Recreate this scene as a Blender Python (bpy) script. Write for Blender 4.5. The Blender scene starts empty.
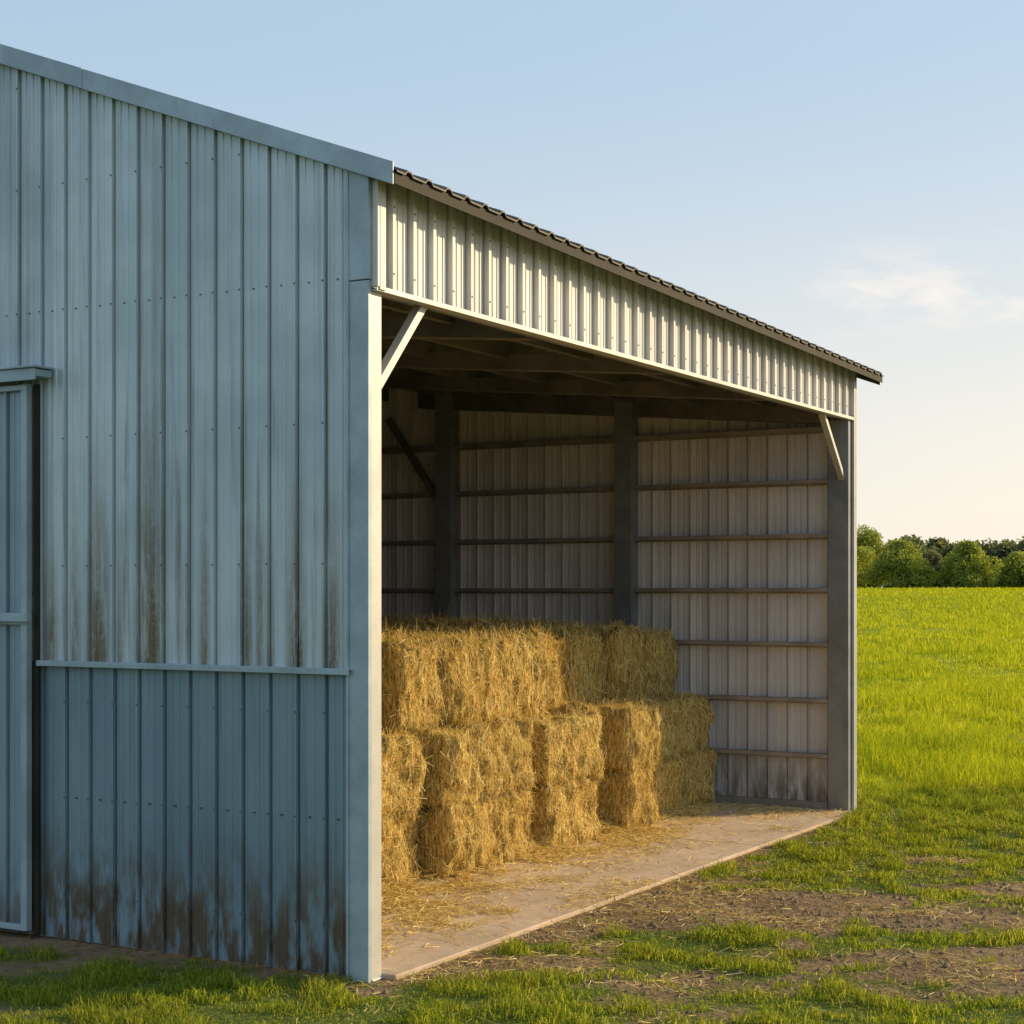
import bpy, math, random
import numpy as np
from mathutils import Vector, Matrix, noise as mnoise
random.seed(4); R=np.random.default_rng(7)
scene=bpy.context.scene
# ------------------------------------------------------------------ frame of the barn
C=np.array([-0.797,9.5]); U=np.array([0.495,0.869]); U/=np.linalg.norm(U); V=np.array([-U[1],U[0]])
ANG=math.atan2(U[1],U[0])
LEN=8.38; WID=10.0
def to_world(a,t): return C[0]+a*U[0]+t*V[0], C[1]+a*U[1]+t*V[1]
def to_local(x,y):
    dx=x-C[0]; dy=y-C[1]; return dx*U[0]+dy*U[1], dx*V[0]+dy*V[1]
SUN_EL=math.radians(21); sh=np.array([0.94,0.341]); sh/=np.linalg.norm(sh)
SUN=Vector((sh[0]*math.cos(SUN_EL),sh[1]*math.cos(SUN_EL),math.sin(SUN_EL)))
# ------------------------------------------------------------------ numpy noise
_lat=R.random((256,256))
def vnoise(x,y):
    x=np.asarray(x,float);y=np.asarray(y,float)
    xi=np.floor(x).astype(int);yi=np.floor(y).astype(int);fx=x-xi;fy=y-yi
    fx=fx*fx*(3-2*fx);fy=fy*fy*(3-2*fy)
    g=lambda i,j:_lat[i%256,j%256]
    return (g(xi,yi)*(1-fx)+g(xi+1,yi)*fx)*(1-fy)+(g(xi,yi+1)*(1-fx)+g(xi+1,yi+1)*fx)*fy
def fbm(x,y,o=4):
    s=0;a=.5;n=0
    for k in range(o):
        s=s+a*vnoise(x*2**k+17*k,y*2**k+31*k);n+=a;a*=.5
    return s/n
def sstep(a,b,x):
    t=np.clip((x-a)/(b-a),0,1);return t*t*(3-2*t)
# ------------------------------------------------------------------ node helpers
class NT:
    def __init__(s,name,kind='MAT'):
        if kind=='MAT':
            s.m=bpy.data.materials.new(name)
        else:
            s.m=bpy.data.worlds.new(name)
        s.m.use_nodes=True; s.t=s.m.node_tree; s.t.nodes.clear()
    def n(s,typ,**kw):
        nd=s.t.nodes.new(typ)
        for k,v in kw.items():
            if k.startswith('i_'):
                key=k[2:]; key=int(key) if key.isdigit() else key.replace('_',' ')
                s.set(nd.inputs[key],v)
            else: setattr(nd,k,v)
        return nd
    def set(s,inp,v):
        if isinstance(v,bpy.types.NodeSocket): s.t.links.new(v,inp)
        else:
            if isinstance(v,(tuple,list)) and len(v)==3 and inp.type=='RGBA': v=tuple(v)+(1,)
            inp.default_value=v
    def math(s,op,a,b=None,clamp=False):
        nd=s.t.nodes.new('ShaderNodeMath'); nd.operation=op; nd.use_clamp=clamp
        s.set(nd.inputs[0],a)
        if b is not None: s.set(nd.inputs[1],b)
        return nd.outputs[0]
    def mix(s,f,a,b,typ='MIX'):
        nd=s.t.nodes.new('ShaderNodeMix'); nd.data_type='RGBA'; nd.blend_type=typ
        s.set(nd.inputs[0],f); s.set(nd.inputs[6],a); s.set(nd.inputs[7],b); return nd.outputs[2]
    def rng(s,v,a,b,c=0.,d=1.,smooth=True):
        nd=s.t.nodes.new('ShaderNodeMapRange'); nd.interpolation_type='SMOOTHSTEP' if smooth else 'LINEAR'
        for i,x in enumerate((v,a,b,c,d)): s.set(nd.inputs[i],x)
        return nd.outputs[0]
    def coord(s,scale=(1,1,1),out='Object'):
        tc=s.t.nodes.new('ShaderNodeTexCoord'); mp=s.t.nodes.new('ShaderNodeMapping')
        mp.inputs['Scale'].default_value=scale; s.t.links.new(tc.outputs[out],mp.inputs[0]); return mp.outputs[0]
    def noise(s,scale,vec,detail=4,rough=.55,col=False):
        nd=s.t.nodes.new('ShaderNodeTexNoise'); nd.inputs['Scale'].default_value=scale
        nd.inputs['Detail'].default_value=detail; nd.inputs['Roughness'].default_value=rough
        s.t.links.new(vec,nd.inputs['Vector']); return nd.outputs[1 if col else 0]
    def out(s,sh):
        o=s.t.nodes.new('ShaderNodeOutputMaterial' if isinstance(s.m,bpy.types.Material) else 'ShaderNodeOutputWorld')
        s.t.links.new(sh,o.inputs[0]); return s.m
    def principled(s,col,rough=.6,metal=0.,bump=None,bs=.3,bd=.01,spec=.5):
        p=s.t.nodes.new('ShaderNodeBsdfPrincipled')
        s.set(p.inputs['Base Color'],col); s.set(p.inputs['Roughness'],rough); s.set(p.inputs['Metallic'],metal)
        p.inputs['Specular IOR Level'].default_value=spec
        if bump is not None:
            b=s.t.nodes.new('ShaderNodeBump'); b.inputs['Strength'].default_value=bs; b.inputs['Distance'].default_value=bd
            s.t.links.new(bump,b.inputs['Height']); s.t.links.new(b.outputs[0],p.inputs['Normal'])
        return p.outputs[0]

def mat_siding(name,base,dark,streaks=(),grime=.35,rough=.42,metal=.15,rust=(0.15,0.115,0.058),allstreak=.25,foot=.75,lite=False):
    m=NT(name); co=m.coord(); sx=m.t.nodes.new('ShaderNodeSeparateXYZ'); m.t.links.new(co,sx.inputs[0])
    big=m.noise(1.1,co,3,.6); vst=m.noise(1.0,m.coord((22,22,.55)),3,.6)
    col=m.mix(m.rng(big,.3,.7),base,dark)
    col=m.mix(m.math('MULTIPLY',m.rng(vst,.5,.75),allstreak*2),col,tuple(c*.62 for c in base))
    wn=m.n('ShaderNodeTexWhiteNoise'); wn.noise_dimensions='2D'
    cb=m.t.nodes.new('ShaderNodeCombineXYZ')
    m.set(cb.inputs[0],m.math('FLOOR',m.math('DIVIDE',sx.outputs[1],.8))); m.set(cb.inputs[1],m.math('FLOOR',m.math('DIVIDE',sx.outputs[0],.86)))
    m.t.links.new(cb.outputs[0],wn.inputs['Vector'])
    col=m.mix(1.0,col,m.mix(wn.outputs[0],(.86,.87,.88),(1.06,1.05,1.04)),'MULTIPLY')
    if not lite: fine=m.noise(30,co,3,.6)
    if streaks:
        vst2=m.noise(1.0,m.coord((60,60,1.3)),3,.7); vst3=m.noise(1.0,m.coord((18,18,2.4)),3,.7); tot=None
        for (t0,w,z0,z1,amt) in streaks:
            d=m.math('ABSOLUTE',m.math('SUBTRACT',sx.outputs[1],t0))
            f=m.math('MULTIPLY',m.rng(d,0,w,amt,0),m.rng(sx.outputs[2],z0,z1,1,0))
            tot=f if tot is None else m.math('MAXIMUM',tot,f)
        allf=m.math('MULTIPLY',m.rng(m.noise(1.0,m.coord((13,13,.35)),3,.65),.50,.68),m.rng(sx.outputs[2],1.4,5.2,.6,.15))
        tot=m.math('MAXIMUM',tot,allf)
        f=m.math('MULTIPLY',tot,m.rng(vst2,.20,.46,.2,1)); f=m.math('MULTIPLY',f,m.rng(vst3,.3,.56,.4,1)); f=m.math('MULTIPLY',f,m.rng(fine,.25,.6,.7,1))
        col=m.mix(m.math('MULTIPLY',f,1.3,clamp=True),col,rust)
    g=m.math('MULTIPLY',m.rng(sx.outputs[2],.0,foot,1,0),m.rng(m.noise(5,m.coord((1.6,1.6,.5)),3,.7),.35,.62))
    col=m.mix(m.math('MULTIPLY',g,grime*2,clamp=True),col,(.13,.092,.058))
    if lite: return m.out(m.principled(col,rough,metal))
    col=m.mix(m.math('MULTIPLY',m.rng(fine,.55,.75),.25),col,tuple(c*.7 for c in base))
    r=m.rng(big,.3,.7,rough-.07,rough+.15)
    return m.out(m.principled(col,r,metal,bump=m.noise(2.5,m.coord((1,1,.5)),1),bs=.3,bd=.02))

def mat_metal(name,c,var=.25,rough=.5,metal=.25,spec=.5):
    m=NT(name); co=m.coord(); a=m.noise(3,co,3,.65); b=m.noise(40,co,2,.6)
    col=m.mix(m.rng(a,.3,.7),c,tuple(x*(1-var) for x in c)); col=m.mix(m.math('MULTIPLY',m.rng(b,.55,.8),.35),col,tuple(x*.5 for x in c))
    return m.out(m.principled(col,rough,metal,spec=spec))
M_gable=mat_siding('painted_steel_upper',(.60,.69,.715),(.49,.58,.61),
    [(1.60,.20,1.4,4.0,1.0),(1.57,.06,1.2,4.6,.9),(2.02,.17,1.3,3.7,.95),(2.22,.08,1.3,3.4,.85),(.50,.11,1.3,3.5,1.0),(.25,.11,1.3,3.2,1.0),(1.18,.07,1.3,3.5,.85),(.86,.06,1.3,3.6,.85),(2.42,.09,1.3,3.1,.9),(1.85,.05,1.2,3.3,.75),(.68,.05,1.2,3.0,.65)],rust=(.17,.13,.065))
M_gable_lo=mat_siding('painted_steel_lower',(.255,.36,.41),(.20,.295,.345),(),.65,allstreak=.3,foot=.95)
M_door=mat_siding('painted_steel_door',(.35,.46,.51),(.29,.395,.445),(),.4)
M_fascia=mat_siding('galvanised_fascia',(.80,.78,.74),(.70,.68,.65),(),.1,metal=.0)
M_far=mat_siding('liner_steel',(.74,.685,.66),(.61,.57,.555),(),.45,metal=.0,rough=.5,lite=True)
M_trim=mat_metal('painted_trim',(.42,.52,.56)); M_post=mat_metal('galvanised_post',(.56,.54,.51),.15)
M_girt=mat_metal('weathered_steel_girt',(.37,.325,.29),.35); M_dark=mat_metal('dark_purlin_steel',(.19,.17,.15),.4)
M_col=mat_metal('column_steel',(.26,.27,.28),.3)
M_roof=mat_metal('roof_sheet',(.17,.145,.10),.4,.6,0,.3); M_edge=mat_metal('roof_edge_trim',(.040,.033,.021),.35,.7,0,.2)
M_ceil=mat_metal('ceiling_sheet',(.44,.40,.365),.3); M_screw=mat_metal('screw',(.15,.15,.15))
# ------------------------------------------------------------------ mesh helpers
class MB:
    def __init__(s): s.v=[];s.f=[]
    def box(s,x0,x1,y0,y1,z0,z1,top=None):
        b=len(s.v)
        for z in (z0,z1):
            for x,y in ((x0,y0),(x1,y0),(x1,y1),(x0,y1)): s.v.append((x,y,z))
        s.f+=[tuple(b+i for i in q) for q in ((3,2,1,0),(4,5,6,7),(0,1,5,4),(1,2,6,5),(2,3,7,6),(3,0,4,7))]
        return s
    def hexa(s,p):
        b=len(s.v); s.v+=[tuple(q) for q in p]
        s.f+=[tuple(b+i for i in q) for q in ((3,2,1,0),(4,5,6,7),(0,1,5,4),(1,2,6,5),(2,3,7,6),(3,0,4,7))]
    def beam(s,p,q,w,h):
        p=Vector(p);q=Vector(q);d=(q-p).normalized();up=Vector((0,0,1))
        if abs(d.z)>.95: up=Vector((1,0,0))
        r=d.cross(up).normalized();n=r.cross(d)
        pts=[]
        for c in (p,q):
            for i,j in ((-1,-1),(1,-1),(1,1),(-1,1)): pts.append(c+r*i*w/2+n*j*h/2)
        s.hexa(pts)
    def strip(s,pts0,pts1):
        b=len(s.v); n=len(pts0); s.v+=pts0; s.v+=pts1
        for i in range(n-1): s.f.append((b+i,b+i+1,b+n+i+1,b+n+i))
    def obj(s,name,mat,parent=None,bevel=0,loc=None):
        me=bpy.data.meshes.new(name); me.from_pydata(s.v,[],s.f); me.update(); me.materials.append(mat)
        o=bpy.data.objects.new(name,me); scene.collection.objects.link(o)
        if parent: o.parent=parent
        if bevel:
            b=o.modifiers.new('bevel','BEVEL'); b.width=bevel; b.segments=2; b.limit_method='ANGLE'
        return o
def np_mesh(name,verts,loops,starts,mat,attrs=None):
    me=bpy.data.meshes.new(name); me.vertices.add(len(verts)); me.vertices.foreach_set('co',verts.astype(np.float32).ravel())
    me.loops.add(len(loops)); me.loops.foreach_set('vertex_index',loops.astype(np.int32))
    me.polygons.add(len(starts)); me.polygons.foreach_set('loop_start',starts.astype(np.int32))
    for k,a in (attrs or {}).items():
        at=me.attributes.new(k,'FLOAT','POINT'); at.data.foreach_set('value',a.astype(np.float32))
    me.update(calc_edges=True); me.validate(); me.materials.append(mat); return me
def link(name,me,parent=None):
    o=bpy.data.objects.new(name,me); scene.collection.objects.link(o); o.parent=parent; return o
# ------------------------------------------------------------------ barn
barn=bpy.data.objects.new('metal_hay_barn',None); scene.collection.objects.link(barn)
barn.location=(C[0],C[1],0); barn.rotation_euler=(0,0,ANG)
def zroof(t,a=0): return 4.57+.374*min(t,WID-t)-.019*a
GP=[(0,0),(.052,0),(.057,.006),(.069,.006),(.074,0),(.112,0),(.117,.006),(.129,.006),(.134,0),(.162,0),(.164,-.024),(.173,-.024),(.175,.020),(.190,.020),(.2,0)]
def profile(s0,s1,pitch,shape,base=.2,jit=.0):
    out=[];s=s0
    while s<s1-1e-6:
        for (x,d) in shape[:-1]:
            p=s+x*pitch/base
            if p<=s1: out.append((p,d))
        s+=pitch
    out.append((s1,0)); return out
def wall(name,mat,kind,pos,s0,s1,z0,z1,pitch=.2,shape=GP,off=0,sign=1):
    pr=profile(s0,s1,pitch,shape); mb=MB(); 
    if s0<5<s1 and callable(z1): pr=sorted(pr+[(5.0001,0)])
    P=lambda s,d,z:(pos-sign*(d+off),s,z) if kind=='t' else (s,pos-sign*(d+off),z)
    ft=z1 if callable(z1) else (lambda s:z1)
    mb.strip([P(s,d,z0) for s,d in pr],[P(s,d,ft(s)) for s,d in pr])
    return mb.obj(name,mat,barn)
wall('gable_siding_upper',M_gable,'t',0,.12,WID-.12,1.75,lambda s:zroof(s)-.02,off=.014)
wall('gable_siding_lower',M_gable_lo,'t',0,.12,WID-.12,.01,1.77,off=.004)
wall('far_gable_siding',M_far,'t',LEN,.02,WID-.02,.03,lambda s:zroof(s,LEN)-.02,sign=-1,pitch=.215)
wall('back_siding',M_far,'a',WID,0,LEN,0,4.5,sign=-1)
FP=[(0,0),(.045,0),(.049,.006),(.057,.006),(.061,0),(.098,0),(.102,.006),(.110,.006),(.114,0),(.142,0),(.144,-.034),(.158,-.034),(.160,.034),(.188,.034),(.2,0)]
wall('front_fascia',M_fascia,'a',0,.0,LEN,3.90,lambda s:zroof(-.0,s)-.015,pitch=.2155,shape=FP,off=.006)
mb=MB()
for z in (.3,.9,1.5,2.35,3.15,3.96,4.75,5.4):
    s=.12
    while s<5:
        t=s+.182
        if z<zroof(t)-.15 and not(t>2.4 and z<3.7): 
            d=.024+(.010 if z>1.75 else 0); r=.0045
            mb.box(-d-.005,-d+.001,t-r,t+r,z-r,z+r)
            if z in(3.96,.9): mb.box(-.020,-.004,t-.092-r,t-.092+r,z-r,z+r)
        s+=.2
a=.1
while a<LEN:
    for z in (4.0,4.38): mb.box(a+.08,a+.09,-.044,-.037,z-.005,z+.005)
    a+=.2155
mb.obj('siding_screws',M_screw,barn)
mb=MB(); mb.box(-.064,-.012,.10,2.50,1.748,1.757); mb.box(-.068,-.060,.10,2.50,1.722,1.755)
mb.obj('gable_girt_flashing',M_trim,barn,.002)
mb=MB(); mb.box(-.034,-.002,-.012,.135,.0,3.935); mb.box(-.038,-.002,-.016,.139,3.94,4.56)
mb.box(-.044,-.034,.118,.135,0,4.55)
mb.obj('corner_trim',M_trim,barn,.003)
mb=MB(); mb.box(-.002,.02,-.054,-.016,3.9,4.5); mb.box(.02,.08,-.056,-.042,3.885,4.5); mb.obj('fascia_corner_cap',M_fascia,barn,.003)
mb=MB(); mb.box(.0,.105,-.008,.15,.0,3.88); mb.box(-.0,.13,-.02,.17,.0,.012); mb.obj('near_post',M_post,barn,.004)
mb=MB(); mb.box(LEN-.11,LEN+.01,-.02,.19,0,3.88); mb.obj('far_post',M_col,barn,.004)
mb=MB(); mb.box(LEN-.02,LEN+.045,-.05,-.021,.0,4.36); mb.box(LEN+.012,LEN+.06,-.05,.16,.0,4.36); mb.obj('far_corner_trim',M_post,barn,.003)
mb=MB(); mb.box(LEN+.0,LEN+.011,-.035,.0,3.9,4.37); mb.obj('fascia_end_cap',M_fascia,barn)
mb=MB(); mb.box(.15,LEN-.13,.035,.14,3.90,4.12); mb.obj('door_header_beam',M_col,barn,.003)
mb=MB(); mb.box(-.0,LEN+.01,-.044,.03,3.878,3.888); mb.box(-.0,LEN+.01,-.047,-.040,3.878,3.908); mb.obj('fascia_bottom_trim',M_post,barn,.002)
mb=MB(); mb.beam((.10,.05,3.33),(.62,.05,3.90),.06,.055); mb.obj('near_knee_brace',M_post,barn,.004)
mb=MB(); mb.beam((LEN-.10,.05,3.3),(LEN-.70,.05,3.9),.06,.05); mb.obj('far_knee_brace',M_post,barn,.004)
mb=MB(); mb.beam((LEN-.14,4.72,3.2),(LEN-.14,5.4,4.15),.06,.07); mb.beam((.2,2.3,3.2),(.8,2.3,4.0),.06,.07); mb.obj('inner_knee_braces',M_dark,barn,.004)
mb=MB()
for t in (2.40,4.63,6.9): 
    zt=4.15+.09*min(t,5)
    mb.box(LEN-.20,LEN-.012,t-.09,t-.078,.05,zt); mb.box(LEN-.20,LEN-.012,t+.078,t+.09,.05,zt); mb.box(LEN-.205,LEN-.19,t-.10,t+.10,.05,zt)
for t in (2.4,4.8,7.2): mb.box(.03,.2,t-.1,t+.1,.05,4.1)
mb.obj('wall_columns',M_col,barn,.002)
mb=MB()
for z in (.55,1.1,1.66,2.20,2.74,3.28,3.80):
    for (t0,t1) in ((.19,2.30),(2.50,4.53),(4.73,6.8),(7.0,9.9)):
        mb.box(LEN-.12,LEN-.008,t0,t1,z+.012,z+.020); mb.box(LEN-.125,LEN-.115,t0,t1,z-.018,z+.018); mb.box(LEN-.03,LEN-.006,t0,t1,z-.035,z+.012)
    mb.box(.03,.12,.16,9.9,z-.04,z+.02)
mb.obj('wall_girts',M_girt,barn)
mb=MB(); mb.box(LEN-.10,LEN-.03,.2,9.9,.03,.09); mb.obj('sill_plate',M_girt,barn)
def zc(t): return 3.97+.085*min(t,WID-t)
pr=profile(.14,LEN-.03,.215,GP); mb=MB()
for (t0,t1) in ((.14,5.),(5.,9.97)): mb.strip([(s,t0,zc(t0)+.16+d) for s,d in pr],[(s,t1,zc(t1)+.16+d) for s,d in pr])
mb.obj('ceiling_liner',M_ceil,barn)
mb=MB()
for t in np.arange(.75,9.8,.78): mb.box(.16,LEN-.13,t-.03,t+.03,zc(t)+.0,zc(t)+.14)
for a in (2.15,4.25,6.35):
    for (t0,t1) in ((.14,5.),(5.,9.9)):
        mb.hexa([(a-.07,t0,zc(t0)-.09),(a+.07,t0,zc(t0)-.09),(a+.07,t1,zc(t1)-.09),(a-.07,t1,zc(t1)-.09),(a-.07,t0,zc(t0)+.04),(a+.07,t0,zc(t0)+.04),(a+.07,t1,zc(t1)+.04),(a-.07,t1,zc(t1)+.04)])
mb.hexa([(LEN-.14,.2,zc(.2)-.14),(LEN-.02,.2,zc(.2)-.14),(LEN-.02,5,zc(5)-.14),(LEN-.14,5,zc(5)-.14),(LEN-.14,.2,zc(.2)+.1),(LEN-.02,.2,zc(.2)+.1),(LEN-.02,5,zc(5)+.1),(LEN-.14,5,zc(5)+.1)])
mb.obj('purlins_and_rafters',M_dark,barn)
RP=[(0,0),(.085,0),(.105,.022),(.14,.022),(.16,0),(.2,0)]
pr=profile(-.06,LEN+.42,.21,RP); mb=MB(); T0=-.22
def zr(t,a): return 4.60+.374*t-.0185*a
for (f,g) in ((T0,5.),):
    for dz in (0,-.010): mb.strip([(s,f,zr(f,s)+d+dz) for s,d in pr],[(s,g,zr(g,s)+d+dz) for s,d in pr])
    mb.strip([(s,f,zr(f,s)+d-.010) for s,d in pr],[(s,f,zr(f,s)+d) for s,d in pr])
    mb.strip([(s,WID-f,zr(f,s)+d) for s,d in pr],[(s,WID-g,zr(g,s)+d) for s,d in pr])
mb.obj('corrugated_roof',M_roof,barn)
mb=MB()
a1=LEN+.40
def slab(t0,t1,dz0,dz1,a0=-.06,aa=a1): 
    mb.hexa([(a0,t0,zr(t0,a0)+dz0),(aa,t0,zr(t0,aa)+dz0),(aa,t1,zr(t1,aa)+dz0),(a0,t1,zr(t1,a0)+dz0),(a0,t0,zr(t0,a0)+dz1),(aa,t0,zr(t0,aa)+dz1),(aa,t1,zr(t1,aa)+dz1),(a0,t1,zr(t1,a0)+dz1)])
slab(-.205,-.19,-.078,-.012); slab(-.188,-.03,-.06,-.045)
mb.obj('eave_drip_edge',M_edge,barn)
mb=MB(); 
for a0,aa in ((LEN+.385,LEN+.40),): slab(-.18,5,-.11,-.014,a0,aa)
for t in (0.6,1.8,3.0,4.2): slab(t,t+.05,-.12,-.02,LEN+.02,LEN+.384)
mb.obj('far_rake_board',M_edge,barn)
mb=MB()
def rake(t0,t1,x0,x1,d0,d1,mir=False):
    f=(lambda t:WID-t) if mir else (lambda t:t)
    mb.hexa([(x0,f(t0),zr(t0,0)+d0),(x1,f(t0),zr(t0,0)+d0),(x1,f(t1),zr(t1,0)+d0),(x0,f(t1),zr(t1,0)+d0),(x0,f(t0),zr(t0,0)+d1),(x1,f(t0),zr(t0,0)+d1),(x1,f(t1),zr(t1,0)+d1),(x0,f(t1),zr(t1,0)+d1)])
for mir in (False,True):
    rake(-.205,2.1,-.078,-.068,-.085,.040,mir); rake(2.1,5.0,-.081,-.071,-.083,.043,mir)
    rake(-.16,5.0,-.068,-.03,.030,.038,mir); rake(-.17,5,-.068,-.03,-.086,-.076,mir)
mb.obj('rake_flashing',M_trim,barn,.002)
mb=MB(); mb.box(-.1,LEN+.42,4.85,5.15,zr(5,0)+.0,zr(5,0)+.06); mb.obj('ridge_cap',M_trim,barn,.01)
for nm,t0,t1 in (('sliding_door',2.56,4.98),('sliding_door_leaf',5.02,7.44)):
    wall(nm+'_panel',M_door,'t',-.075,t0,t1,.06,3.5)
    mb=MB(); 
    for a_,b_ in ((t0-.02,t0+.03),(t1-.04,t1+.0)): mb.box(-.110,-.06,a_,b_,.05,3.5)
    for z in (.05,1.98,3.46): mb.box(-.113,-.06,t0-.021,t1,z,z+.035)
    mb.box(-.15,-.113,t0-.06,t1,2.0,2.055)
    mb.obj(nm+'_frame',M_trim,barn,.003)
mb=MB(); mb.box(-.17,-.03,2.40,7.6,3.535,3.58); mb.box(-.18,-.165,2.40,7.6,3.51,3.585); mb.box(-.2,-.03,2.38,7.62,3.586,3.6); mb.obj('door_track_hood',M_trim,barn,.003)
mb=MB(); mb.box(-.06,-.040,2.49,2.53,.02,3.5); mb.obj('door_jamb',M_edge,barn,.003)
# ------------------------------------------------------------------ concrete floor
m=NT('concrete'); co=m.coord(); a_=m.noise(1.3,co,4,.65); b_=m.noise(9,co,4,.7); c_=m.noise(60,co,2,.6)
col=m.mix(m.rng(a_,.3,.7),(.62,.47,.34),(.46,.345,.245)); col=m.mix(m.math('MULTIPLY',m.rng(b_,.48,.72),.5),col,(.36,.255,.16)); col=m.mix(m.math('MULTIPLY',m.rng(c_,.5,.8),.4),col,(.68,.54,.40))
M_conc=m.out(m.principled(col,.85,0,bump=b_,bs=.4,bd=.012))
FZ=.028
mb=MB()
for (x0,x1) in ((.11,2.9),(2.906,5.7),(5.706,LEN-.115)):
    mb.box(x0,x1,-.10,1.15,-.1,FZ); mb.box(x0,x1,1.156,9.9,-.1,FZ)
mb.box(LEN-.115,LEN-.01,.2,9.9,-.1,FZ-.002); mb.box(.02,.11,.16,9.9,-.1,FZ-.002)
slabo=mb.obj('concrete_floor',M_conc,None,.008); slabo.location=(C[0],C[1],0); slabo.rotation_euler=(0,0,ANG)
# ------------------------------------------------------------------ terrain
def terr(x,y):
    x=np.asarray(x,float);y=np.asarray(y,float)
    r=np.sqrt(x*x+y*y)
    h=2.25*sstep(35,240,r)
    a,t=to_local(x,y)
    far=np.maximum(np.maximum(-a,a-LEN),np.maximum(-t-.10,t-WID)); m=sstep(0.,.9,far)
    return h+m*(fbm(x*.9,y*.9,3)-.5)*.10+m*(fbm(x*.15+9,y*.15,2)-.5)*.16*sstep(12,30,r)
def gmask(x,y):
    a,t=to_local(x,y); n=fbm(x*1.1+3,y*1.6+7,4); n2=fbm(x*4+13,y*5+2,3)
    d=-t-.10
    bias=.63+0*x
    band=np.exp(-((y-11.7)/1.15)**2)*sstep(-.6,.6,x)*.46
    bias=bias-band
    bias=bias+.38*sstep(12.9,14.6,y)+.14*sstep(10.3,9.3,y)*sstep(2.5,1.5,x)
    bias=bias-.26*np.exp(-((y-9.9)/.45)**2)*sstep(1.4,1.9,x)
    edge=np.where((a>-.3)&(a<LEN+.2),np.exp(-np.clip(d,0,9)/.42)*.65,0)
    bias=bias-edge*(1-.3*sstep(2,5,x))
    gd=np.where(t>-.2,np.exp(-np.clip(-a,0,9)/.10)*.30,0)
    bias=bias-gd+.24*sstep(-.6,-1.2,x)
    v=bias+(n-.5)*1.8+(n2-.5)*1.4
    return np.clip(sstep(.20,.70,v),0,1)
fx=np.concatenate([-np.geomspace(2500,6,26),np.arange(-5.6,9,.1),np.geomspace(9.2,2500,30)])
fy=np.concatenate([-np.geomspace(900,4,14),np.arange(-3,7.5,.8),np.arange(7.8,20,.1),np.geomspace(20.2,3500,70)])
X,Y=np.meshgrid(fx,fy); nx,ny=len(fx),len(fy)
Z=terr(X,Y); vv=np.stack([X,Y,Z],-1).reshape(-1,3)
i=np.arange(nx-1)[None,:]+nx*np.arange(ny-1)[:,None]; q=np.stack([i,i+1,i+nx+1,i+nx],-1).reshape(-1)
m=NT('ground'); co=m.coord(); at=m.n('ShaderNodeAttribute',attribute_name='grass').outputs['Fac']
n1=m.noise(1.5,co,4,.65); n2=m.noise(14,co,4,.7); n3=m.noise(90,co,2,.7)
soil=m.mix(m.rng(n1,.3,.7),(.20,.13,.075),(.31,.21,.12)); soil=m.mix(m.rng(n2,.45,.7),soil,(.105,.066,.035)); soil=m.mix(m.math('MULTIPLY',m.rng(n3,.5,.7),.55),soil,(.40,.29,.16))
gr=m.mix(m.rng(n2,.35,.65),(.075,.10,.02),(.13,.165,.03)); sepg=m.t.nodes.new('ShaderNodeSeparateXYZ'); m.t.links.new(co,sepg.inputs[0])
fieldc=m.mix(m.rng(m.noise(.05,co,3),.4,.6),(.20,.25,.02),(.30,.33,.03)); gr=m.mix(m.rng(sepg.outputs[1],17,20),gr,fieldc)
M_ground=m.out(m.principled(m.mix(at,soil,gr),.95,0,bump=n2,bs=.8,bd=.05,spec=.1))
me=np_mesh('ground',vv,q,np.arange(len(q)//4)*4,M_ground,{'grass':np.maximum(gmask(vv[:,0],vv[:,1]),sstep(17.5,18.2,vv[:,1]))})
me.polygons.foreach_set('use_smooth',[True]*len(me.polygons)); link('ground',me)
# ------------------------------------------------------------------ blades
def mat_blade(name,c0,c1,c2,trans,tl=.5,patch=None):
    m=NT(name); at=m.n('ShaderNodeAttribute',attribute_name='rnd').outputs['Fac']
    nn=m.noise(.35,m.coord(),2,.6)
    f=m.math('ADD',m.math('MULTIPLY',at,.75),m.math('MULTIPLY',nn,.35))
    cr=m.t.nodes.new('ShaderNodeValToRGB'); m.t.links.new(f,cr.inputs[0]); e=cr.color_ramp.elements
    e[0].color=c0+(1,); e[0].position=.1; e[1].color=c2+(1,); e[1].position=.97; k=e.new(.6); k.color=c1+(1,)
    colr=cr.outputs[0]
    if patch:
        pn=m.noise(1.0,m.coord(patch[0]),3,.6); colr=m.mix(m.math('MULTIPLY',m.rng(pn,.42,.62),patch[2]),colr,patch[1])
    d=m.n('ShaderNodeBsdfDiffuse',i_Color=colr); t=m.n('ShaderNodeBsdfTranslucent'); m.set(t.inputs[0],m.mix(1.0,colr,trans,'MULTIPLY'))
    mx=m.n('ShaderNodeMixShader',i_0=tl); m.t.links.new(d.outputs[0],mx.inputs[1]); m.t.links.new(t.outputs[0],mx.inputs[2])
    return m.out(mx.outputs[0])
M_lawn=mat_blade('grass_blades',(.11,.16,.015),(.27,.335,.03),(.52,.46,.12),(1.4,1.35,.65),.5,((1.3,1.3,1),(.34,.32,.07),.3))
M_field=mat_blade('field_grass_blades',(.21,.27,.012),(.43,.465,.025),(.62,.57,.10),(1.4,1.3,.5),.5,((.10,.35,1),(.22,.30,.025),.5))
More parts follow.
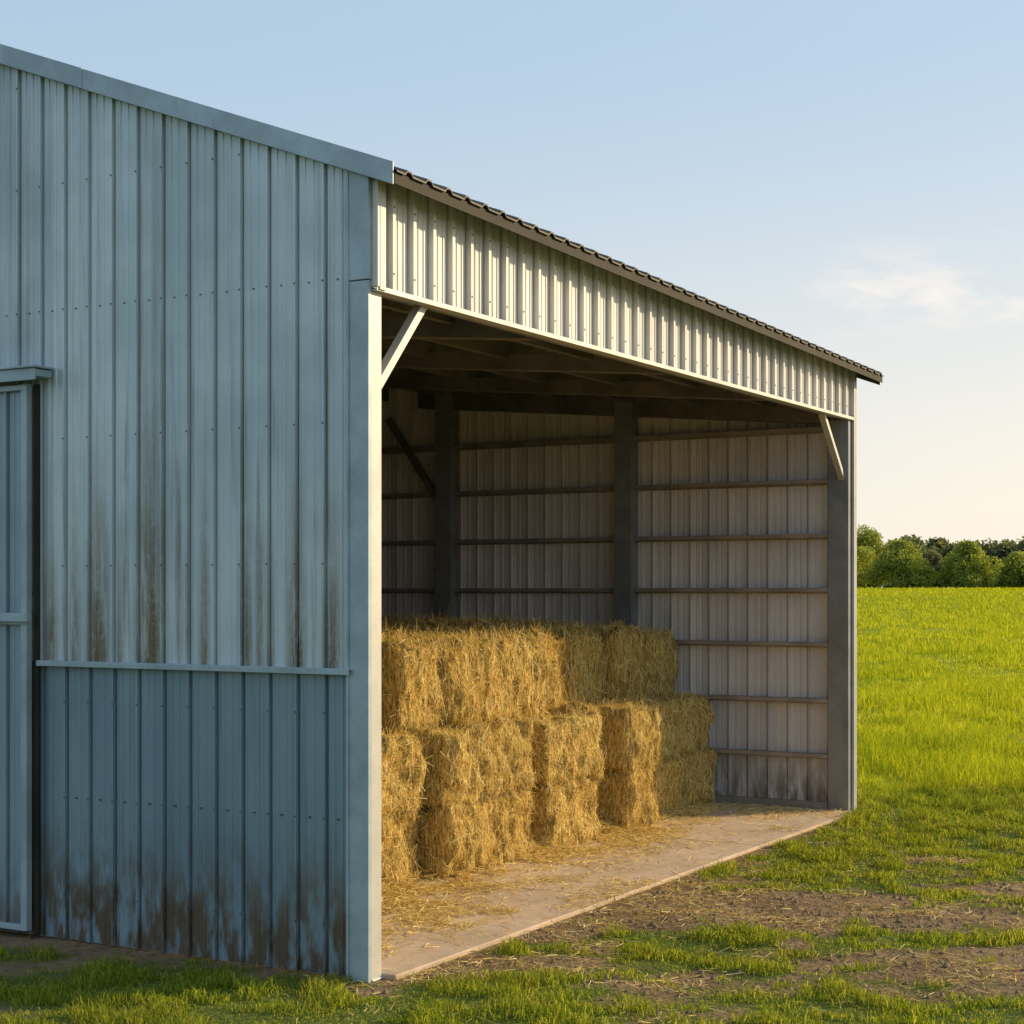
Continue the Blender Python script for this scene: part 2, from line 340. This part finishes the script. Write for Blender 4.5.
def blades(name,x,y,h,w,mat,lean=.5):
    n=len(x); z=terr(x,y)-.004; th=R.random(n)*2*np.pi; lt=R.random(n)*2*np.pi; ln=h*lean*(R.random(n)**.7)
    ux=np.cos(th)*w/2;uy=np.sin(th)*w/2; lx=np.cos(lt)*ln; ly=np.sin(lt)*ln
    P=np.zeros((n,5,3)); 
    P[:,0]=np.stack([x-ux,y-uy,z],-1);P[:,1]=np.stack([x+ux,y+uy,z],-1)
    P[:,2]=np.stack([x+ux*.8+lx*.35,y+uy*.8+ly*.35,z+h*.6],-1);P[:,3]=np.stack([x-ux*.8+lx*.35,y-uy*.8+ly*.35,z+h*.6],-1)
    P[:,4]=np.stack([x+lx,y+ly,z+h*(1-.25*lean)],-1)
    b=np.arange(n)[:,None]*5; loops=(b+np.array([0,1,2,3,3,2,4])).ravel(); st=(np.arange(n)[:,None]*7+np.array([0,4])).ravel()
    rnd=np.repeat(R.random(n),5)
    return link(name,np_mesh(name,P.reshape(-1,3),loops,st,mat,{'rnd':rnd}))
def outside(x,y,mg=.0):
    a,t=to_local(x,y); return ~((a>-.03-mg)&(a<LEN+.05+mg)&(t>-.11-mg)&(t<WID+.1))
n=460000; y=np.sqrt(R.random(n)*(18.6**2-8.0**2)+8.0**2); x=y*(R.random(n)*.80-.35)
g=gmask(x,y); cl=fbm(x*5+40,y*6,3)
keep=outside(x,y)&(R.random(n)<g**1.2*(.25+1.0*sstep(.35,.62,cl))+.012); x=x[keep];y=y[keep];g=g[keep];cl=cl[keep]
h=(.018+.048*R.random(len(x)))*(.5+1.3*sstep(.4,.72,cl))*(.55+.5*g)*(1+.8*sstep(14,18,y)); w=.005+.0035*R.random(len(x))
blades('lawn_grass',x,y,h,w,M_lawn,1.0)
n=220000; y=17.9*(250/17.9)**R.random(n); x=y*(R.random(n)*.27+.15)
ex=fbm(x*.5,y*.0+3,2)*1.0; keep=outside(x,y,.4)&(y>17.5+ex); x=x[keep];y=y[keep]
cl=fbm(x*.8+5,y*.45+3,4); cl2=fbm(x*2.4+5,y*1.6+3,3)
h=(.08+.15*R.random(len(x)))*(.35+1.3*sstep(.3,.7,cl))*(.5+1.1*cl2)*(1+.2*sstep(30,200,y)); w=.006*(y/18)**.95*(1+.5*R.random(len(x)))
blades('field_grass',x,y,h,w,M_field,.6)
n=40000; y=R.random(n)*32-2; x=-3-R.random(n)*16; keep=outside(x,y,.05)&~((x>-.35*y)&(y<18.6)&(y>8)); x=x[keep];y=y[keep]
blades('rough_grass',x,y,.06+.08*R.random(len(x)),.012+0*x,M_lawn,.7)
# ------------------------------------------------------------------ straw
M_straw=mat_blade('straw',(.34,.20,.045),(.88,.65,.22),(.95,.86,.46),(1.05,1.0,.75),.2)
def quads(c,d,nrm,L,w):
    d=d/np.linalg.norm(d,axis=1,keepdims=True); s=np.cross(d,nrm); s/=np.maximum(np.linalg.norm(s,axis=1,keepdims=True),1e-6)
    L=L[:,None]/2; w=w[:,None]/2
    P=np.stack([c-d*L-s*w,c+d*L-s*w*.6,c+d*L+s*w*.6,c-d*L+s*w],1); return P
def straw_mesh(name,P):
    n=len(P); return np_mesh(name,P.reshape(-1,3),np.arange(n*4),np.arange(n)*4,M_straw,{'rnd':np.repeat(R.random(n),4)})
m=NT('hay_body'); co=m.coord(); a_=m.noise(1,m.coord((60,60,14)),3,.75); b_=m.noise(5,co,2,.6)
col=m.mix(m.rng(a_,.35,.65),(.27,.16,.035),(.88,.63,.21)); col=m.mix(m.math('MULTIPLY',m.rng(b_,.45,.7),.4),col,(.42,.32,.09))
M_bale=m.out(m.principled(col,.9,0,bump=a_,bs=1.0,bd=.04,spec=.1))
def bale_mesh(k,sx,sy,sz,ns=5600):
    rr=np.random.default_rng(100+k); V3=[];F=[]
    N=(int(sx/.027),int(sy/.045),int(sz/.032)) if ns else (10,10,7); idx={}
    def shape(p):
        p=np.array(p)
        hx,hy,hz=sx/2,sy/2,sz/2; r=.06
        c=np.clip(p,[-hx+r,-hy+r,-hz+r],[hx-r,hy-r,hz-r]); d=p-c; L=np.linalg.norm(d)
        nn=d/L if L>1e-6 else np.array([0,0,1.]); s=c+nn*r
        v=Vector(s)
        lump=mnoise.noise(v*3.2+Vector((k*7,0,0)))*.075+mnoise.noise(v*9+Vector((k*3,5,0)))*.045+mnoise.noise(Vector((s[0]*24+k,s[1]*24,s[2]*6)))*.045
        fl=abs(math.sin((s[0]+mnoise.noise(v*3+Vector((0,k,0)))*.06)*math.pi/ .15+k))
        lump-=.04*(1-min(1,fl*2.4))
        lump*=(1-.6*abs(nn[0]))
        return s+nn*lump
    def vid(i,j,l):
        if (i,j,l) not in idx:
            p=((i/N[0]-.5)*sx,(j/N[1]-.5)*sy,(l/N[2]-.5)*sz); idx[(i,j,l)]=len(V3); V3.append(shape(p))
        return idx[(i,j,l)]
    for i in range(N[0]):
        for j in range(N[1]):
            F.append((vid(i,j,0),vid(i,j+1,0),vid(i+1,j+1,0),vid(i+1,j,0))); F.append((vid(i,j,N[2]),vid(i+1,j,N[2]),vid(i+1,j+1,N[2]),vid(i,j+1,N[2])))
    for i in range(N[0]):
        for l in range(N[2]):
            F.append((vid(i,0,l),vid(i+1,0,l),vid(i+1,0,l+1),vid(i,0,l+1))); F.append((vid(i,N[1],l),vid(i,N[1],l+1),vid(i+1,N[1],l+1),vid(i+1,N[1],l)))
    for j in range(N[1]):
        for l in range(N[2]):
            F.append((vid(0,j,l),vid(0,j,l+1),vid(0,j+1,l+1),vid(0,j+1,l))); F.append((vid(N[0],j,l),vid(N[0],j+1,l),vid(N[0],j+1,l+1),vid(N[0],j,l+1)))
    V3=np.array(V3); F=np.array(F); nb=len(V3)
    if not ns: return np_mesh('hay_bale_core_mesh',V3,F.ravel(),np.arange(len(F))*4,M_bale)
    A=V3[F]; cen=A.mean(1); nr=np.cross(A[:,2]-A[:,0],A[:,3]-A[:,1]); nr/=np.linalg.norm(nr,axis=1,keepdims=True)
    pick=rr.integers(0,len(F),ns); wgt=rr.random((ns,4)); wgt/=wgt.sum(1,keepdims=True)
    c=(A[pick]*wgt[:,:,None]).sum(1); nn=nr[pick]
    d=rr.normal(size=(ns,3))*np.array([.28,.40,1.0]); d-=nn*(d*nn).sum(1,keepdims=True)*(.5+.5*rr.random((ns,1)))
    L=.05+.16*rr.random(ns)**1.7; w=.0028+.003*rr.random(ns)
    ends=np.abs(nn[:,0])>.6; L[ends]*=.6
    stray=rr.random(ns)<.08; L[stray]*=1.5; d[stray]+=nn[stray]*.7
    side=nn+rr.normal(size=(ns,3))*.45
    c=c+nn*(.003+.024*rr.random((ns,1))**1.5)
    P=quads(c,d,side,L,w).reshape(-1,3)
    allv=np.concatenate([V3,P]); loops=np.concatenate([F.ravel(),nb+np.arange(ns*4)]); st=np.arange(len(F)+ns)*4
    rnd=np.concatenate([np.zeros(nb),np.repeat(rr.random(ns),4)])
    me=np_mesh('hay_bale_mesh',allv,loops,st,M_bale,{'rnd':rnd}); me.materials.append(M_straw)
    mi=np.concatenate([np.zeros(len(F)),np.ones(ns)]).astype(np.int32); me.polygons.foreach_set('material_index',mi)
    me.polygons.foreach_set('use_smooth',[True]*len(F)+[False]*ns)
    return me
BS=(.75,.92,.55)
bm_=[bale_mesh(k,*BS) for k in range(7)]; core=bale_mesh(20,*BS,ns=0)
cnt=[0]
def bale(a,t,z,sa=1,st=1,sz=1,rot=0,me=None):
    x,y=to_world(a,t); o=bpy.data.objects.new('hay_bale',me or bm_[cnt[0]*3%7]); cnt[0]+=1
    scene.collection.objects.link(o); o.location=(x,y,z)
    o.rotation_euler=(random.uniform(-.025,.025),random.uniform(-.025,.025),ANG+rot+(math.pi if cnt[0]%2 else 0)); o.scale=(sa,st,sz)
front=[(.45,1.20,1.42),(1.26,1.97,1.46),(2.0,2.74,1.44),(2.86,3.56,1.30),(3.57,4.26,1.32),(4.50,5.42,1.30),(5.86,6.48,1.24),(6.60,7.46,1.40),(7.50,8.22,1.40)]
for (a0,a1,t) in front:
    for l in (0,1):
        j=random.uniform(-.035,.035); wd=(a1-a0)
        bale((a0+a1)/2+random.uniform(-.015,.015),t+.46+j,FZ+.27+l*.54,wd/.75*.985,1,.965,random.uniform(-.05,.05))
bale(5.65,2.0,.30,.6); bale(5.65,1.98,.84,.6); bale(4.38,2.0,.30,.4); bale(4.38,2.02,.84,.4)
for row in range(1,4):
    a=.85
    while a<8.1:
        for l in (0,1): bale(a,1.44+.46+row*.94,.30+l*.535,me=core)
        a+=.765
upper=[(.5,1.22,1.78),(1.27,2.02,1.76),(2.07,2.76,1.82),(2.84,3.52,1.68),(3.53,4.19,1.66),(4.32,5.22,1.70),(5.40,6.03,1.92),(6.07,6.80,1.94),(6.84,7.50,1.84),(7.54,8.22,1.82)]
for (a0,a1,t) in upper:
    bale((a0+a1)/2,t+.46,1.11+.33,(a1-a0)/.75,1,1.18+random.uniform(-.06,.06),random.uniform(-.06,.06))
for row in range(1,4):
    a=.9
    while a<8.1:
        bale(a,1.84+.46+row*.95,1.11+.33+random.uniform(-.03,.08),1,1,1.2,random.uniform(-.06,.06)); a+=.77
def flat_straw(name,x,y,z0,L,w,up=.18):
    n=len(x); th=R.random(n)*2*np.pi; d=np.stack([np.cos(th),np.sin(th),R.normal(size=n)*up],-1); nn=np.tile([0,0,1.],(n,1))+R.normal(size=(n,3))*.5
    c=np.stack([x,y,z0+.004+.012*R.random(n)],-1); return link(name,straw_mesh(name,quads(c,d,nn,L,w)))
n=40000; a=R.random(n)*7.6+.15; ex=R.exponential(.24,n); t=1.44-ex; 
cl=fbm(a*2.2,t*2.2+9,4); k=(t>-.12)&(R.random(n)<sstep(.38,.6,cl)*1.0+.10); a=a[k];t=t[k]; x,y=to_world(a,t)
pile=np.clip(.09*np.exp(-(1.4-t)/.12),0,.09)*R.random(len(x))
n2=12000; a2=R.random(n2)*8+.2; t2=R.random(n2)*1.6-.12; k=R.random(n2)<sstep(.48,.68,fbm(a2*1.5+50,t2*2,3))+.10; xx,yy=to_world(a2[k],t2[k])
n3=9000; a3=R.random(n3)**1.4*2.0+.15; t3=.2+R.random(n3)*1.3; k=R.random(n3)<sstep(.4,.62,fbm(a3*3+5,t3*3,3)); x3,y3=to_world(a3[k],t3[k])
x=np.concatenate([x,xx,x3]);y=np.concatenate([y,yy,y3]);z=np.concatenate([FZ+.002+pile,np.full(len(xx)+len(x3),FZ+.002)])
flat_straw('loose_straw_on_floor',x,y,z,.04+.10*R.random(len(x)),.003+.003*R.random(len(x)))
n=80000; yy=8.4+R.random(n)*8.5; xx=-1.2+R.random(n)*7.2; g=gmask(xx,yy); cl=fbm(xx*1.5+60,yy*2+3,4)
aa,tt=to_local(xx,yy); near=np.where((aa>-.2)&(aa<LEN),np.exp(-np.clip(-tt,0,9)/.6),0)
k=outside(xx,yy)&(R.random(n)<(1-g*.9)*(.06+.65*sstep(.44,.64,cl)+.5*near)); xx=xx[k];yy=yy[k]
flat_straw('loose_straw_on_ground',xx,yy,terr(xx,yy)+.003,.03+.09*R.random(len(xx)),.0028+.0025*R.random(len(xx)),.2)
def clods():
    n=9000; x=-1+R.random(n)*7.5;y=8.6+R.random(n)*7; k=outside(x,y,.05)&(gmask(x,y)<.5); x=x[k];y=y[k];n=len(x)
    oc=np.array([[1,0,0],[0,1,0],[-1,0,0],[0,-1,0],[0,0,1],[0,0,-1.]]); s=(.005+.020*R.random(n)**3)[:,None,None]
    P=oc[None]*s*(.6+.7*R.random((n,6,1))); P=P+np.stack([x,y,terr(x,y)+.003],-1)[:,None]
    f=np.array([[0,1,4],[1,2,4],[2,3,4],[3,0,4]]).ravel(); loops=(np.arange(n)[:,None]*6+f).ravel()
    m=NT('soil_clod'); M=m.out(m.principled(m.mix(m.noise(3,m.coord()),(.12,.08,.045),(.30,.21,.13)),.95))
    link('soil_clods',np_mesh('soil_clods',P.reshape(-1,3),loops,np.arange(n*4)*3,M))
clods()
# ------------------------------------------------------------------ trees
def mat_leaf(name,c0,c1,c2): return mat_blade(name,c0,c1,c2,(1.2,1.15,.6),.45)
M_leafA=mat_leaf('leaves_yellow_green',(.20,.24,.05),(.34,.385,.08),(.50,.52,.15)); M_leafB=mat_leaf('leaves_dark_hazed',(.14,.16,.09),(.22,.235,.12),(.31,.31,.16))  # yellow-green leaves; darker leaves carry distance haze, lightened into their colour
m=NT('bark'); M_bark=m.out(m.principled(m.mix(m.noise(6,m.coord((1,1,.2))),(.09,.065,.045),(.16,.12,.09)),.95))
def crown_pts(rr,cx,cy,z0,w,h,nl,n,sp=.74):
    pts=[];lobes=[]
    for i in range(nl):
        an=rr.random()*6.283; zz=rr.random(); rad=w*.5*(sp*math.sin(math.pi*min(.95,zz*.66+.30)))*rr.random()**.4
        lobes.append((cx+rad*math.cos(an),cy+rad*math.sin(an),z0+h*(.12+.72*zz),w*(.09+.12*rr.random())))
    per=n//nl
    for (x,y,z,r) in lobes:
        d=rr.normal(size=(per,3)); d/=np.linalg.norm(d,axis=1,keepdims=True); rad=r*(.6+.5*rr.random((per,1))**.7)
        p=d*rad*np.array([1,1,.85])+np.array([x,y,z]); pts.append(p[p[:,2]>z0])
    return np.concatenate(pts),lobes
def leafs(P,rr,s0,s1):
    n=len(P); d=rr.normal(size=(n,3)); nn=rr.normal(size=(n,3))*.8+np.array([.3,-.3,.6]); s=s0+(s1-s0)*rr.random(n)
    return quads(P,d,nn,s,s*.75)
def leafobj(name,Q,mat,parent,rr):
    n=len(Q); me=np_mesh(name,Q.reshape(-1,3),np.arange(n*4),np.arange(n)*4,mat,{'rnd':np.repeat(rr.random(n),4)}); return link(name,me,parent)
def tree(px,Y,ztop,w,seed,mat,n=16000):
    rr=np.random.default_rng(seed); x=(px-512)/1693*Y; zb=float(terr(x,Y)); h=ztop-zb
    e=bpy.data.objects.new('deciduous_tree',None); scene.collection.objects.link(e); e.location=(x,Y,zb)
    P,lobes=crown_pts(rr,0,0,h*.0,w,h,44,n,.82); leafobj('crown',leafs(P,rr,.16,.38),mat,e,rr)
    mb=MB()
    def limb(p,q,r0,r1):
        p=Vector(p);q=Vector(q);d=(q-p).normalized();r=d.cross(Vector((.3,.9,.1))).normalized();s=d.cross(r);b=len(mb.v)
        for c,rd in((p,r0),(q,r1)):
            for i in range(7): an=i/7*6.283; mb.v.append(tuple(c+r*math.cos(an)*rd+s*math.sin(an)*rd))
        for i in range(7): mb.f.append((b+i,b+(i+1)%7,b+7+(i+1)%7,b+7+i))
    limb((0,0,-.3),(.1,0,h*.3),.3,.22); limb((.1,0,h*.3),(0,.1,h*.75),.22,.07)
    for (lx,ly,lz,lr) in lobes[:14]: limb((.05,.05,min(lz*.6,h*.6)),(lx,ly,lz),.09,.03)
    mb.obj('trunk_and_limbs',M_bark,e)
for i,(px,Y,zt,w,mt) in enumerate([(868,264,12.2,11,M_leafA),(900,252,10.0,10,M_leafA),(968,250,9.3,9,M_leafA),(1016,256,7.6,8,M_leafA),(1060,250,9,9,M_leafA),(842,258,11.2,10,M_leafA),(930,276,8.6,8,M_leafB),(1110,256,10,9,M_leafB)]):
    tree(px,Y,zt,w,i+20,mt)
rr=np.random.default_rng(5); Q=[]
for i in range(120):
    Y=285+rr.random()*35; x=-10+i*1.7+rr.random()*3; top=2.2+(8.8+rr.random()*1.2+.4*math.sin(x*.13))*Y/300; w=9+4*rr.random()
    P,_=crown_pts(rr,x,Y,2.2,w,top-2.2,14,1300); Q.append(leafs(P,rr,.4,.9))
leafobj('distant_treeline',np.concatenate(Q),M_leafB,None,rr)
Q=[]
for i in range(120):
    x=25+i*1.1; P,_=crown_pts(rr,x,268+rr.random()*8,1.9,4,3.0+1.4*rr.random(),5,380); Q.append(leafs(P,rr,.25,.5))
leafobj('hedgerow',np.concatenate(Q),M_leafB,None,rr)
# ------------------------------------------------------------------ sky, sun
w=NT('World','W'); scene.world=w.m
sky=w.n('ShaderNodeTexSky',sky_type='NISHITA'); sky.sun_disc=False; sky.sun_elevation=SUN_EL; sky.sun_rotation=math.atan2(sh[0],sh[1]); sky.air_density=1.0; sky.dust_density=2.0; sky.ozone_density=1.0; sky.altitude=0
gc=w.coord((1,1,1),'Generated'); sp=w.t.nodes.new('ShaderNodeSeparateXYZ'); w.t.links.new(gc,sp.inputs[0])
prox=w.math('ADD',w.math('MULTIPLY',sp.outputs[0],float(sh[0])),w.math('MULTIPLY',sp.outputs[1],float(sh[1])))
prox=w.rng(prox,-.3,.95,0,1,False)
low=w.rng(sp.outputs[2],.0,.32,1,0)
haze=w.mix(w.math('MULTIPLY',low,w.math('ADD',w.math('MULTIPLY',prox,.9),.2)),(3.1,4.3,5.5),(8.3,7.0,5.3))
haze=w.mix(w.math('MULTIPLY',prox,.32),haze,(5.3,5.7,6.0))
col=w.mix(w.rng(sp.outputs[2],0.05,1.,.88,.5),sky.outputs[0],haze)
cn=w.noise(6.5,w.coord((1.0,1.0,3.0),'Generated'),5,.62)
band=w.math('MULTIPLY',w.rng(sp.outputs[2],.135,.165,0,1),w.rng(sp.outputs[2],.17,.205,1,0)); band=w.math('MULTIPLY',band,w.rng(sp.outputs[0],.15,.21,0,1))
f=w.math('MULTIPLY',w.math('MULTIPLY',w.rng(cn,.44,.60),band),.6)
col=w.mix(f,col,(7.4,6.6,5.9))
bg=w.n('ShaderNodeBackground',i_Color=col,i_Strength=.15); w.out(bg.outputs[0])
sl=bpy.data.lights.new('sun','SUN'); sl.energy=5.0; sl.angle=math.radians(.5); sl.color=(1,.78,.46)
so=bpy.data.objects.new('sun',sl); scene.collection.objects.link(so); so.rotation_euler=(-SUN).to_track_quat('-Z','Y').to_euler(); so.location=(20,10,15)
# ------------------------------------------------------------------ camera
cd=bpy.data.cameras.new('camera'); cam=bpy.data.objects.new('camera',cd); scene.collection.objects.link(cam)
cam.location=(0,0,2.2); cam.rotation_euler=(math.radians(90),0,0); cd.sensor_width=36; cd.lens=1693/1024*36; cd.shift_y=78/1024; cd.clip_end=6000; cd.clip_start=.1
scene.camera=cam
scene.view_settings.view_transform='Standard'; scene.view_settings.look='None'; scene.view_settings.exposure=0
